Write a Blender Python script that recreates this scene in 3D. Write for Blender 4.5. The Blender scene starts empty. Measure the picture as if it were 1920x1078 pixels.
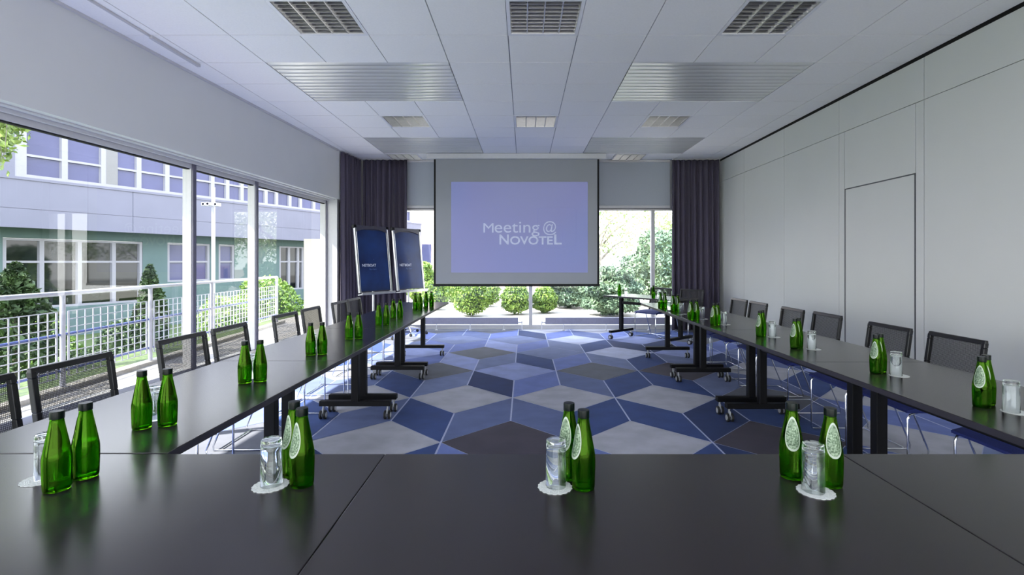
import bpy, bmesh, math, random
from mathutils import Vector, Matrix
random.seed(7)
S = bpy.context.scene
C = bpy.context.scene.collection
PI = math.pi

# ------------------------------------------------------------------ camera
FPX, CX, CY, CZ = 947.0, 983.0, 490.0, 1.314      # focal in px, vanishing point, eye height
cam = bpy.data.cameras.new('camera'); camo = bpy.data.objects.new('camera', cam); C.objects.link(camo)
camo.location = (0, 0, CZ); camo.rotation_euler = (PI/2, 0, 0)
cam.sensor_width = 36; cam.lens = FPX/1920*36
cam.shift_x = (960-CX)/1920; cam.shift_y = -(539-CY)/1920
cam.clip_start = .05; cam.clip_end = 300
S.camera = camo
def px(u, Y): return (u-CX)/FPX*Y
def pz(v, Y): return CZ+(CY-v)/FPX*Y

# ------------------------------------------------------------------ sky, sun, exposure
S.view_settings.view_transform = 'Standard'; S.view_settings.look = 'None'
S.view_settings.exposure = 2.18; S.view_settings.gamma = 1; S.view_settings.use_curve_mapping = False
S.cycles.max_bounces = 14; S.cycles.diffuse_bounces = 6; S.cycles.glossy_bounces = 6
S.cycles.transmission_bounces = 12; S.cycles.transparent_max_bounces = 16
S.cycles.caustics_reflective = False; S.cycles.sample_clamp_indirect = 6
S.cycles.use_denoising = True
w = bpy.data.worlds.new('sky'); S.world = w; w.use_nodes = True
nt = w.node_tree; nt.nodes.clear()
o_ = nt.nodes.new('ShaderNodeOutputWorld'); bg = nt.nodes.new('ShaderNodeBackground')
tc = nt.nodes.new('ShaderNodeTexCoord'); sp = nt.nodes.new('ShaderNodeSeparateXYZ'); cr = nt.nodes.new('ShaderNodeValToRGB')
nt.links.new(tc.outputs['Generated'], sp.inputs[0]); nt.links.new(sp.outputs['Z'], cr.inputs[0])
cr.color_ramp.elements[0].position = 0.0; cr.color_ramp.elements[0].color = (1, .99, .97, 1)
cr.color_ramp.elements[1].position = .7; cr.color_ramp.elements[1].color = (.76, .83, 1, 1)
nt.links.new(cr.outputs[0], bg.inputs[0]); bg.inputs[1].default_value = 1.7
nt.links.new(bg.outputs[0], o_.inputs[0])
sl = bpy.data.lights.new('sun', 'SUN'); sl.energy = 5.0; sl.angle = math.radians(.6); sl.color = (1, .93, .80)
so = bpy.data.objects.new('sun', sl); C.objects.link(so); so.location = (-20, -10, 20)
so.rotation_euler = Vector((1, .35, -1.0)).to_track_quat('-Z', 'Y').to_euler()

# ------------------------------------------------------------------ materials
def lin(c):
    return tuple(((x/255)/12.92 if x/255 <= .04045 else ((x/255+.055)/1.055)**2.4) for x in c)+(1,)
def mat(name, rgb, rough=.5, metal=0, var=.06, scale=20, bump=0, spec=.5, emit=None, es=0, rgb2=None, trans=0, ior=1.5, coat=0):
    m = bpy.data.materials.new(name); m.use_nodes = True; t = m.node_tree; b = t.nodes['Principled BSDF']
    b.inputs['Roughness'].default_value = rough; b.inputs['Metallic'].default_value = metal
    b.inputs['Specular IOR Level'].default_value = spec; b.inputs['IOR'].default_value = ior
    b.inputs['Transmission Weight'].default_value = trans; b.inputs['Coat Weight'].default_value = coat
    c1 = lin(rgb); c2 = lin(rgb2) if rgb2 else tuple(max(0, x*(1-var*2)) for x in c1[:3])+(1,)
    tcn = t.nodes.new('ShaderNodeTexCoord'); n = t.nodes.new('ShaderNodeTexNoise'); n.inputs['Scale'].default_value = scale
    n.inputs['Detail'].default_value = 4
    r = t.nodes.new('ShaderNodeValToRGB'); r.color_ramp.elements[0].color = c2; r.color_ramp.elements[1].color = c1
    r.color_ramp.elements[0].position = .35; r.color_ramp.elements[1].position = .65
    t.links.new(tcn.outputs['Object'], n.inputs['Vector']); t.links.new(n.outputs['Fac'], r.inputs[0])
    t.links.new(r.outputs[0], b.inputs['Base Color'])
    if bump:
        bp = t.nodes.new('ShaderNodeBump'); bp.inputs['Strength'].default_value = bump; bp.inputs['Distance'].default_value = .004
        t.links.new(n.outputs['Fac'], bp.inputs['Height']); t.links.new(bp.outputs[0], b.inputs['Normal'])
    if emit:
        b.inputs['Emission Color'].default_value = lin(emit); b.inputs['Emission Strength'].default_value = es
    return m
M = {}
M['wall'] = mat('wall_paint', (214, 214, 214), .55, var=.01, scale=3)
M['wallL'] = mat('bulkhead_paint', (208, 209, 208), .6, var=.01, scale=3)
M['panel'] = mat('partition_laminate', (214, 215, 211), .38, var=.012, scale=1.5, spec=.4)
M['joint'] = mat('joint_rubber', (95, 96, 100), .7)
M['black_gap'] = mat('gap_black', (14, 14, 16), .8)
M['tile'] = mat('ceiling_tile_white', (246, 245, 243), .8, var=.015, scale=60, bump=.05)
M['grid'] = mat('ceiling_grid', (150, 152, 160), .7)
M['alum'] = mat('aluminium', (196, 196, 198), .28, 1, var=.03)
M['louvre'] = mat('louvre_aluminium', (176, 176, 176), .3, 1, var=.05, scale=30)
M['chrome'] = mat('chrome', (215, 218, 225), .12, 1, var=.03)
M['silver'] = mat('silver_plastic', (190, 192, 195), .35, .4, var=.04)
M['white_metal'] = mat('white_lacquer', (232, 232, 235), .35, var=.02)
M['frame'] = mat('window_frame_white', (196, 195, 196), .4, var=.02)
M['frame_dark'] = mat('window_frame_dark', (92, 90, 106), .4, var=.03)
M['table'] = mat('dark_laminate', (37, 32, 36), .23, var=.05, scale=220, bump=.02, spec=.6)
M['edge'] = mat('dark_edge_band', (38, 35, 42), .5, var=.05)
M['black'] = mat('black_steel', (8, 8, 11), .5, var=.05, spec=.2)
M['blackp'] = mat('black_plastic', (11, 11, 13), .38, var=.05)
M['blue_seat'] = mat('blue_upholstery', (26, 40, 108), .85, var=.12, scale=200, bump=.2)
M['rubber'] = mat('rubber', (22, 22, 24), .6)
M['doily'] = mat('white_paper', (226, 230, 226), .8, var=.08, scale=260, bump=.6)
M['cap'] = mat('dark_green_cap', (4, 14, 10), .28, var=.1, spec=.15)
M['label'] = mat('silver_label', (128, 148, 122), .4, .15, var=.0, scale=230, rgb2=(26, 60, 22))
M['label_back'] = mat('label_reverse', (8, 14, 8), .8, var=.1)
M['label_rim'] = mat('pale_label_rim', (162, 172, 158), .4, var=.03)
M['curtain'] = mat('purple_grey_cloth', (78, 72, 88), .85, var=.07, scale=60)
M['blind'] = mat('grey_blind_cloth', (168, 174, 182), .8, var=.02, scale=80)
M['screen'] = mat('screen_cloth', (152, 155, 158), .75, var=.01, scale=4)
M['casing'] = mat('screen_casing', (205, 205, 206), .4, var=.02)
M['radiator'] = mat('radiator_grey', (158, 158, 178), .5, var=.04)
M['blue_board'] = mat('blue_poster', (28, 60, 116), .3, var=.1, scale=2.2, rgb2=(18, 36, 78), spec=.4)
M['dark_grey'] = mat('dark_grey_plastic', (64, 62, 74), .4, var=.05)
M['poster_text'] = mat('poster_print', (215, 220, 230), .5, var=.02)
M['poster_text2'] = mat('poster_small_print', (80, 110, 160), .5, var=.02)
M['facade'] = mat('facade_panel', (98, 99, 115), .7, var=.03, scale=1.2)
M['teal'] = mat('teal_render', (78, 98, 99), .8, var=.04, scale=2)
M['ext_frame'] = mat('facade_window_frame', (128, 128, 138), .5, var=.02)
M['ext_glass'] = mat('facade_glass', (70, 73, 108), .05, .0, var=.12, scale=.6, spec=.3)
M['ext_glass_dark'] = mat('facade_glass_dark', (24, 30, 32), .04, 0, var=.4, scale=.9, spec=.4)
M['ext_blind'] = mat('facade_inner_blind', (104, 104, 106), .6, var=.03)
M['rail'] = mat('railing_white', (176, 176, 190), .4, var=.02)
M['rail_blue'] = mat('railing_blue', (88, 104, 172), .4, var=.03)
M['paving'] = mat('terrace_paving', (168, 164, 160), .85, var=.12, scale=5, bump=.3)
M['kerb'] = mat('kerb_stone', (165, 160, 150), .85, var=.1, scale=30, bump=.4)
M['grass'] = mat('lawn_grass', (80, 97, 44), .9, var=.2, scale=25, bump=.8, rgb2=(50, 70, 26))
M['gravel'] = mat('pale_gravel', (178, 172, 164), .9, var=.15, scale=40, bump=.6)
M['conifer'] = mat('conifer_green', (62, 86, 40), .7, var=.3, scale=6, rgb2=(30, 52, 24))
M['ball'] = mat('box_leaf_green', (136, 164, 74), .6, var=.3, scale=9, rgb2=(82, 116, 46))
M['juniper'] = mat('juniper_green', (118, 142, 112), .7, var=.3, scale=2, rgb2=(72, 98, 84))
M['birch_leaf'] = mat('birch_leaf', (142, 164, 74), .55, var=.2, scale=6, rgb2=(66, 94, 42))
M['treeleaf'] = mat('pale_tree_leaf', (168, 182, 128), .6, var=.2, scale=2, rgb2=(112, 136, 86))
M['bark'] = mat('bark', (140, 132, 120), .9, var=.3, scale=14, bump=.8)
M['pinkwall'] = mat('pale_pink_render', (214, 186, 180), .85, var=.03)
M['cream'] = mat('cream_reflection', (150, 148, 140), .8, var=.03)

def glassmat(name, rgb, rough=0.0, ior=1.5):
    m = bpy.data.materials.new(name); m.use_nodes = True; t = m.node_tree; t.nodes.clear()
    o = t.nodes.new('ShaderNodeOutputMaterial'); g = t.nodes.new('ShaderNodeBsdfGlass')
    n = t.nodes.new('ShaderNodeTexNoise'); n.inputs['Scale'].default_value = 40
    mx = t.nodes.new('ShaderNodeMix'); mx.data_type = 'RGBA'
    mx.inputs[6].default_value = lin(rgb); mx.inputs[7].default_value = tuple(x*.95 for x in lin(rgb)[:3])+(1,)
    t.links.new(n.outputs['Fac'], mx.inputs[0]); t.links.new(mx.outputs[2], g.inputs['Color'])
    g.inputs['Roughness'].default_value = rough; g.inputs['IOR'].default_value = ior
    t.links.new(g.outputs[0], o.inputs[0]); return m
M['green_glass'] = glassmat('green_bottle_glass', (164, 212, 84), 0, 1.48)
M['clear_glass'] = glassmat('clear_glass', (250, 252, 252), 0, 1.47)
M['water'] = glassmat('mineral_water', (232, 252, 205), 0, 1.33)

def panemat(name, tint, refl=.9):
    m = bpy.data.materials.new(name); m.use_nodes = True; t = m.node_tree; t.nodes.clear()
    o = t.nodes.new('ShaderNodeOutputMaterial'); tr = t.nodes.new('ShaderNodeBsdfTransparent'); gl = t.nodes.new('ShaderNodeBsdfGlossy')
    gl.inputs['Roughness'].default_value = 0.0; tr.inputs['Color'].default_value = tint
    n = t.nodes.new('ShaderNodeTexNoise'); n.inputs['Scale'].default_value = .8
    mp = t.nodes.new('ShaderNodeMapRange'); mp.inputs['To Min'].default_value = .94; mp.inputs['To Max'].default_value = 1
    ge = t.nodes.new('ShaderNodeNewGeometry'); dt = t.nodes.new('ShaderNodeVectorMath'); dt.operation = 'DOT_PRODUCT'
    t.links.new(ge.outputs['Normal'], dt.inputs[0]); t.links.new(ge.outputs['Incoming'], dt.inputs[1])
    def mth(op, a, b=None, v=None):
        q = t.nodes.new('ShaderNodeMath'); q.operation = op; t.links.new(a, q.inputs[0])
        if v is not None: q.inputs[1].default_value = v
        return q
    ab = mth('ABSOLUTE', dt.outputs['Value']); om = t.nodes.new('ShaderNodeMath'); om.operation = 'SUBTRACT'; om.inputs[0].default_value = 1; t.links.new(ab.outputs[0], om.inputs[1])
    pw = mth('POWER', om.outputs[0], v=5); sc = mth('MULTIPLY', pw.outputs[0], v=.9); fr = mth('ADD', sc.outputs[0], v=.075)
    ml = t.nodes.new('ShaderNodeMath'); ml.operation = 'MULTIPLY'
    t.links.new(n.outputs['Fac'], mp.inputs[0]); t.links.new(mp.outputs[0], ml.inputs[0]); t.links.new(fr.outputs[0], ml.inputs[1])
    m2 = t.nodes.new('ShaderNodeMath'); m2.operation = 'MULTIPLY'; m2.inputs[1].default_value = refl
    t.links.new(ml.outputs[0], m2.inputs[0])
    mx = t.nodes.new('ShaderNodeMixShader'); t.links.new(m2.outputs[0], mx.inputs[0])
    t.links.new(tr.outputs[0], mx.inputs[1]); t.links.new(gl.outputs[0], mx.inputs[2]); t.links.new(mx.outputs[0], o.inputs[0])
    return m
M['pane'] = panemat('window_glass', (.90, .93, .94, 1))

def meshfabric():
    m = bpy.data.materials.new('black_mesh_fabric'); m.use_nodes = True; t = m.node_tree; b = t.nodes['Principled BSDF']
    b.inputs['Base Color'].default_value = lin((30, 29, 33)); b.inputs['Roughness'].default_value = .6
    tcn = t.nodes.new('ShaderNodeTexCoord'); wv = t.nodes.new('ShaderNodeTexWave'); wv.wave_type = 'BANDS'; wv.bands_direction = 'Z'
    wv.inputs['Scale'].default_value = 42
    wy = t.nodes.new('ShaderNodeTexWave'); wy.bands_direction = 'Y'; wy.inputs['Scale'].default_value = 42
    ad = t.nodes.new('ShaderNodeMath'); ad.operation = 'MAXIMUM'
    mp = t.nodes.new('ShaderNodeMapRange'); mp.inputs['From Min'].default_value = .3; mp.inputs['From Max'].default_value = .9
    mp.inputs['To Min'].default_value = .48; mp.inputs['To Max'].default_value = .93
    t.links.new(tcn.outputs['Object'], wv.inputs['Vector']); t.links.new(tcn.outputs['Object'], wy.inputs['Vector'])
    t.links.new(wv.outputs['Fac'], ad.inputs[0]); t.links.new(wy.outputs['Fac'], ad.inputs[1])
    t.links.new(ad.outputs[0], mp.inputs[0]); t.links.new(mp.outputs[0], b.inputs['Alpha'])
    return m
M['mesh'] = meshfabric()

def slatmat():
    m = mat('lamella_metal', (222, 223, 220), .24, .22, var=.02, scale=4)
    return m
M['slat'] = slatmat()

def projmat():
    m = bpy.data.materials.new('projected_picture'); m.use_nodes = True; t = m.node_tree; b = t.nodes['Principled BSDF']
    tcn = t.nodes.new('ShaderNodeTexCoord'); n = t.nodes.new('ShaderNodeTexNoise'); n.inputs['Scale'].default_value = .55; n.inputs['Detail'].default_value = 0
    r = t.nodes.new('ShaderNodeValToRGB'); e = r.color_ramp.elements
    e[0].position = .3; e[0].color = lin((152, 156, 200)); e[1].position = .7; e[1].color = lin((132, 150, 212))
    k = e.new(.5); k.color = lin((146, 148, 202))
    t.links.new(tcn.outputs['Object'], n.inputs['Vector']); t.links.new(n.outputs['Fac'], r.inputs[0])
    b.inputs['Base Color'].default_value = lin((120, 124, 160)); b.inputs['Roughness'].default_value = .8
    t.links.new(r.outputs[0], b.inputs['Emission Color']); b.inputs['Emission Strength'].default_value = .075
    return m
M['proj'] = projmat()
M['proj_text'] = mat('projected_lettering', (176, 182, 200), .8, emit=(190, 200, 228), es=.06)
M['proj_line'] = mat('projected_thin_line', (124, 127, 172), .8, emit=(160, 170, 222), es=.055)
M['bulb'] = mat('lamp_tube', (200, 202, 206), .4)

# ------------------------------------------------------------------ geometry helpers
class G:
    def __init__(s): s.b = bmesh.new(); s.mi = 0
    def _tag(s, fs):
        for f in fs: f.material_index = s.mi
    def box(s, x0, x1, y0, y1, z0, z1, mx=None):
        v = [s.b.verts.new(p) for p in ((x0,y0,z0),(x1,y0,z0),(x1,y1,z0),(x0,y1,z0),(x0,y0,z1),(x1,y0,z1),(x1,y1,z1),(x0,y1,z1))]
        if mx:
            for q in v: q.co = mx @ q.co
        s._tag([s.b.faces.new([v[i] for i in f]) for f in ((0,3,2,1),(4,5,6,7),(0,1,5,4),(1,2,6,5),(2,3,7,6),(3,0,4,7))]); return s
    def hexa(s, pts):   # 8 arbitrary corners, same order as box
        v = [s.b.verts.new(p) for p in pts]
        s._tag([s.b.faces.new([v[i] for i in f]) for f in ((0,3,2,1),(4,5,6,7),(0,1,5,4),(1,2,6,5),(2,3,7,6),(3,0,4,7))]); return s
    def poly(s, pts):
        s._tag([s.b.faces.new([s.b.verts.new(p) for p in pts])]); return s
    def tube(s, pts, r, n=8, cap=True, closed=False):
        pts = [Vector(p) for p in pts]; rings = []
        rr = r if isinstance(r, (list, tuple)) else [r]*len(pts)
        up = None
        for i, p in enumerate(pts):
            a = pts[i-1] if (i or closed) else p; c = pts[(i+1) % len(pts)] if (i < len(pts)-1 or closed) else p
            d = (p-a).normalized()+(c-p).normalized() if (a-p).length > 1e-9 and (c-p).length > 1e-9 else (c-a)
            d.normalize()
            if up is None: up = Vector((0,0,1)) if abs(d.z) < .9 else Vector((1,0,0))
            e1 = d.cross(up).normalized(); e2 = e1.cross(d).normalized(); up = e2
            rings.append([s.b.verts.new(p+(e1*math.cos(t)+e2*math.sin(t))*rr[i]) for t in [2*PI*k/n for k in range(n)]])
        fs = []
        m_ = len(rings)
        for i in range(m_ if closed else m_-1):
            A, B = rings[i], rings[(i+1) % m_]
            for k in range(n): fs.append(s.b.faces.new((A[k], A[(k+1)%n], B[(k+1)%n], B[k])))
        if cap and not closed:
            fs.append(s.b.faces.new(rings[0][::-1])); fs.append(s.b.faces.new(rings[-1]))
        for f in fs: f.smooth = True
        s._tag(fs); return s
    def lathe(s, prof, n=32, c=(0,0,0), mx=None):
        rings = []
        for r, z in prof:
            if r < 1e-6: rings.append([s.b.verts.new((c[0], c[1], c[2]+z))])
            else: rings.append([s.b.verts.new((c[0]+r*math.cos(2*PI*k/n), c[1]+r*math.sin(2*PI*k/n), c[2]+z)) for k in range(n)])
        fs = []
        for A, B in zip(rings, rings[1:]):
            for k in range(n):
                k2 = (k+1) % n
                if len(A) == 1 and len(B) == 1: continue
                if len(A) == 1: fs.append(s.b.faces.new((A[0], B[k2], B[k])))
                elif len(B) == 1: fs.append(s.b.faces.new((A[k], A[k2], B[0])))
                else: fs.append(s.b.faces.new((A[k], A[k2], B[k2], B[k])))
        for f in fs: f.smooth = True
        if mx:
            for R in rings:
                for v in R: v.co = mx @ v.co
        s._tag(fs); return s
    def leaves(s, pts, size, spread=1.0):
        for p in pts:
            a = Vector((random.gauss(0,1), random.gauss(0,1), random.gauss(0,1))).normalized()
            b = a.orthogonal().normalized(); b.rotate(Matrix.Rotation(random.random()*6.28, 3, a))
            c = a.cross(b); l = size*random.uniform(.6, 1.3); p = Vector(p)
            s._tag([s.b.faces.new([s.b.verts.new(q) for q in (p-b*l, p+c*l*.5, p+b*l, p-c*l*.5)])])
        return s
    def build(s, name, ms, parent=None, bevel=0, smooth=False, sharp=35):
        me = bpy.data.meshes.new(name); bmesh.ops.recalc_face_normals(s.b, faces=s.b.faces) if not getattr(s, 'noflip', 0) else None
        s.b.to_mesh(me); s.b.free()
        if not isinstance(ms, (list, tuple)): ms = [ms]
        for m in ms: me.materials.append(m)
        o = bpy.data.objects.new(name, me); C.objects.link(o)
        if parent: o.parent = parent
        if smooth:
            for p in me.polygons: p.use_smooth = True
        if smooth or any(p.use_smooth for p in me.polygons):
            me.set_sharp_from_angle(angle=math.radians(sharp))
        if bevel:
            bv = o.modifiers.new('bevel', 'BEVEL'); bv.width = bevel; bv.segments = 2; bv.limit_method = 'ANGLE'
        return o
def struct(o): o['kind'] = 'structure'; return o
def tag(o, label, cat, group=None):
    o['label'] = label; o['category'] = cat
    if group: o['group'] = group
    return o
def thing(name, label, cat, loc=(0,0,0), rz=0, group=None):
    o = bpy.data.objects.new(name, None); C.objects.link(o); o.location = loc; o.rotation_euler = (0,0,rz); o.empty_display_size = .1
    return tag(o, label, cat, group)
def dup(root, loc, rz, label):
    def cp(o, par):
        c = o.copy(); C.objects.link(c)
        if par is not None: c.parent = par; c.matrix_parent_inverse = o.matrix_parent_inverse.copy()
        for ch in kids[o.name]: cp(ch, c)
        return c
    kids = {}
    def walk(o):
        kids[o.name] = [x for x in o.children]
        for x in kids[o.name]: walk(x)
    walk(root)
    c = cp(root, None); c.location = loc; c.rotation_euler = (0,0,rz); c['label'] = label
    return c

# ------------------------------------------------------------------ room shell
H = 3.264; XR = 3.76; YE = 9.78; YB = -2.6
def xl(Y): return -3.69+.05*Y            # inner face of the left bulkhead
def xw(Y): return xl(Y)-.27              # window plane
# floor: tumbling-block carpet, inlaid pale lines
FC = {'n': (34,50,92), 'N': (46,66,116), 's': (86,98,138), 'S': (104,115,152), 'b': (98,112,168), 'l': (134,145,190),
      'g': (156,157,168), 'c': (64,60,72), 'C': (92,95,106), 'v': (176,182,208)}
FK = list(FC)
fm = [mat('carpet_line', (192, 200, 232), .9, var=.03)]+[mat('carpet_'+n, tuple(min(250, q*1.17) for q in FC[k]), .92, var=.09, scale=5, bump=.5) for k, n in zip(FK,
      ('navy','deep_blue','slate','soft_slate','bright_blue','light_blue','light_grey','charcoal','mid_grey','pale'))]
dcol = {(0,6.06):'l',(0,3.66):'c',(-1,4.86):'g',(1,4.86):'g',(2,6.06):'C',(-2,6.06):'C',(2,3.66):'g',(-2,3.66):'g',(-1,7.26):'C',(1,7.26):'S',
        (0,8.46):'S',(-2,8.46):'S',(2,8.46):'v',(3,4.86):'g',(3,7.26):'v',(-3,4.86):'g',(-3,7.26):'l',(4,6.06):'c',(4,3.66):'c',(4,8.46):'l'}
pcol = {('L',0,6.06):'n',('R',0,6.06):'b',('L',-1,4.86):'N',('R',-1,4.86):'s',('L',1,4.86):'s',('R',1,4.86):'N',('L',1,7.26):'N',('R',1,7.26):'b',
        ('L',-1,7.26):'l',('R',-1,7.26):'S',('L',2,6.06):'s',('R',2,6.06):'N',('R',-2,6.06):'S',('L',-2,6.06):'N',('R',0,8.46):'b',('L',0,8.46):'l',
        ('L',2,8.46):'S',('R',2,8.46):'N',('R',-2,8.46):'b',('L',-2,8.46):'b',('L',3,4.86):'N',('R',3,4.86):'n',('L',3,7.26):'S',('R',3,7.26):'N'}
g = G(); g.mi = 0
def clipbox(bm):
    for co, no in (((0,YE,0),(0,1,0)), ((0,YB,0),(0,-1,0)), ((XR,0,0),(1,0,0)), ((xw(0)-.02,0,0),(-1,.05,0))):
        bmesh.ops.bisect_plane(bm, geom=bm.verts[:]+bm.edges[:]+bm.faces[:], plane_co=co, plane_no=no, clear_outer=True)
W_ = .4925
def quad_in(pts, mi, ins):
    P = [Vector(p+(0,)) for p in pts]; n = len(P); out = []
    area = sum(P[i].x*P[(i+1)%n].y-P[(i+1)%n].x*P[i].y for i in range(n))
    if area < 0: P = P[::-1]; ins = ins[::-1]; ins = ins[1:]+ins[:1]
    for i in range(n):
        a, b, c = P[i-1], P[i], P[(i+1)%n]
        d1 = (b-a).normalized(); d2 = (c-b).normalized()
        n1 = Vector((-d1.y, d1.x, 0)); n2 = Vector((-d2.y, d2.x, 0))
        # intersection of the two inset edges
        k1, k2 = ins[i-1], ins[i]
        A = Matrix(((n1.x, n1.y), (n2.x, n2.y))); r = Vector((n1.dot(b)+k1, n2.dot(b)+k2))
        q = A.inverted() @ r; out.append((q.x, q.y, .002))
    g.mi = mi; g.poly(out)
rng = random.Random(3)
for c in range(-10, 11):
    for j in range(-3, 4):
        m_ = (6.06 if c % 2 == 0 else 4.86)+2.4*j; X = lambda k: -.1125+W_*k
        key = (c, round(m_, 2)); mm = m_
        t, l_, r_, bt = (X(c), mm+.5), (X(c-1), mm), (X(c+1), mm), (X(c), mm-.5)
        k = dcol.get(key, rng.choice('gcCSlg')); a, v = .003, .007
        quad_in([bt, r_, t, l_], 1+FK.index(k), [a]*4)
        k = pcol.get(('L',)+key, rng.choice('nNsSbs'))
        quad_in([(X(c-1), mm-.7), (X(c), mm-1.2), bt, l_], 1+FK.index(k), [a, v, a, v])
        k = pcol.get(('R',)+key, rng.choice('nNsSbN'))
        quad_in([(X(c), mm-1.2), (X(c+1), mm-.7), r_, bt], 1+FK.index(k), [a, v, a, v])
clipbox(g.b)
g.mi = 0; g.hexa([(xw(YB)-.02, YB, -.05), (XR, YB, -.05), (XR, YE, -.05), (xw(YE)-.02, YE, -.05), (xw(YB)-.02, YB, 0), (XR, YB, 0), (XR, YE, 0), (xw(YE)-.02, YE, 0)])
struct(g.build('floor', fm))

# ceiling of 0.6 m tiles with light fittings and metal panels left out
X0, Y0, T = -.14, 4.355, .6
lights = []
LR = [3.755, 6.755, .755, -2.245]
LC = [-1.94, -.14, 1.66]
skip = set()
def cell(x, y): return (round((x-X0)/T), round((y-Y0)/T))
for y in LR:
    for x in LC: lights.append((x, y)); skip.add(cell(x, y))
for x in (-2.54, 1.66): lights.append((x, 9.155)); skip.add(cell(x, 9.155))
panels = [(-2.54, 4.955), (1.06, 4.955), (-2.54, 7.955), (1.06, 7.955), (-2.54, 1.955), (1.06, 1.955)]
for x, y in panels:
    for i in range(3):
        for j in range(2): skip.add(cell(x+.6*i, y+.6*j))
g = G(); gi = .0045
for i in range(-7, 8):
    for j in range(-14, 10):
        x, y = X0+i*T, Y0+j*T
        if (i, j) in skip: continue
        g.mi = 0; g.box(x+gi, x+T-gi, y+gi, y+T-gi, H, H+.012)
        g.mi = 1; g.poly([(x, y, H+.012), (x+T, y, H+.012), (x+T, y+T, H+.012), (x, y+T, H+.012)])
for co, no in (((0,YE,0),(0,1,0)), ((0,YB,0),(0,-1,0)), ((XR-.012,0,0),(1,0,0)), ((xl(0),0,0),(-1,.05,0))):
    bmesh.ops.bisect_plane(g.b, geom=g.b.verts[:]+g.b.edges[:]+g.b.faces[:], plane_co=co, plane_no=no, clear_outer=True)
g.mi = 1
g.box(-4.6, 4.2, YB-.2, YE+.25, H+.16, H+.3)
struct(g.build('ceiling', [M['tile'], M['grid']]))

# right wall: movable partition panels with joints, a black gap under the ceiling
g = G()
def pan(y0, y1, z0, z1):
    g.box(XR, XR+.04, y0+.004, y1-.004, z0+.003, z1-.003)
js = [YB, -1.6, -.3, .99, 2.28, 3.47, 4.75, 6.035, 7.31, 8.64, 9.5, YE+.1]
DY0, DY1, DZ = 4.857, 5.925, 2.152
for a, b in zip(js, js[1:]):
    pan(a, b, 2.835, 3.236)
    if a == 4.75:
        pan(a, DY0-.004, 0, 2.835); pan(DY1+.004, b, 0, 2.835); g.box(XR, XR+.04, DY0-.0, DY1+.0, DZ+.012, 2.832)
    else: pan(a, b, 0, 2.835)
g.mi = 1; g.box(XR+.041, XR+.07, YB, YE+.1, 0, 3.236)
g.mi = 2; g.box(XR+.03, XR+.07, YB, YE+.1, 3.237, H+.1)
struct(g.build('wall_right', [M['panel'], M['joint'], M['black_gap']]))
g = G(); g.box(XR+.001, XR+.038, DY0+.012, DY1-.012, .006, DZ)
door = struct(g.build('door_1', M['panel'], bevel=.002))
g = G()
for y0, y1, z0, z1 in ((DY0, DY0+.011, 0, DZ+.012), (DY1-.011, DY1, 0, DZ+.012), (DY0, DY1, DZ+.001, DZ+.012)): g.box(XR-.0015, XR+.03, y0, y1, z0, z1)
g.build('door_seal', M['joint'], door)

# left wall: bulkhead over the ribbon window, low plinth, and the solid corner behind the curtain
g = G()
def slab(Ya, Yb, fa, fb, z0, z1):     # fa, fb: x functions of the two faces
    g.hexa([(fa(Ya), Ya, z0), (fb(Ya), Ya, z0), (fb(Yb), Yb, z0), (fa(Yb), Yb, z0), (fa(Ya), Ya, z1), (fb(Ya), Ya, z1), (fb(Yb), Yb, z1), (fa(Yb), Yb, z1)])
slab(YB, YE+.2, lambda Y: xw(Y)-.2, xl, 2.405, H)
slab(YB, YE+.2, lambda Y: xw(Y)-.12, lambda Y: xw(Y)+.1, -.05, .085)
slab(9.0, YE+.2, lambda Y: xw(Y)-.12, lambda Y: xw(Y)+.02, .085, 2.405)
slab(YB-.1, -2.5, lambda Y: xw(Y)-.12, lambda Y: xw(Y)+.02, .085, 2.405)
struct(g.build('wall_left', M['wallL']))
g = G(); g.box(-3.53, -3.285, 8.865, 8.95, 0, 2.405); struct(g.build('trim_1', M['frame']))
g = G(); g.box(-4.4, -3.3, YB-.15, YB, 0, H+.1); g.box(3.5, XR+.1, YB-.15, YB, 0, H+.1); g.box(-3.3, 3.5, YB-.15, YB, 3.05, H+.1); g.box(-3.3, 3.5, YB-.15, YB, -.05, .08)
struct(g.build('wall_front', M['wall']))
# window units of the left wall
ms = [-2.5, -.05, 1.15, 3.35, 5.55, 6.74, 8.86]
wn = 0
for k, (a, b) in enumerate(zip(ms, ms[1:])):
    wn += 1; g = G(); g.mi = 0
    f0 = lambda Y: xw(Y)-.05; f1 = lambda Y: xw(Y)+.045
    for (ya, yb, z0, z1) in ((a+.0, a+.032, .085, 2.405), (b-.032, b, .085, 2.405), (a+.032, b-.032, .085, .15), (a+.032, b-.032, 2.33, 2.405)):
        slab(ya, yb, f0, f1, z0, z1)
    g.mi = 1; slab(a+.032, b-.032, lambda Y: xw(Y)-.012, lambda Y: xw(Y)+.03, 2.318, 2.329)
    fr = struct(g.build('window_%d' % wn, [M['frame'], M['black_gap']], bevel=.003))
    g = G()
    # single sheet
    g.b.free(); g = G(); g.poly([(xw(a+.028), a+.028, .145), (xw(b-.028), b-.028, .145), (xw(b-.028), b-.028, 2.335), (xw(a+.028), a+.028, 2.335)])
    g.build('pane', M['pane'], fr)
    g = G(); slab(b-.026, b+.026 if b < 8.8 else b-.001, lambda Y: xw(Y)+.046, lambda Y: xw(Y)+.062, .085, 2.405)
    g.build('mullion_cover', M['frame_dark'], fr)
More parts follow.
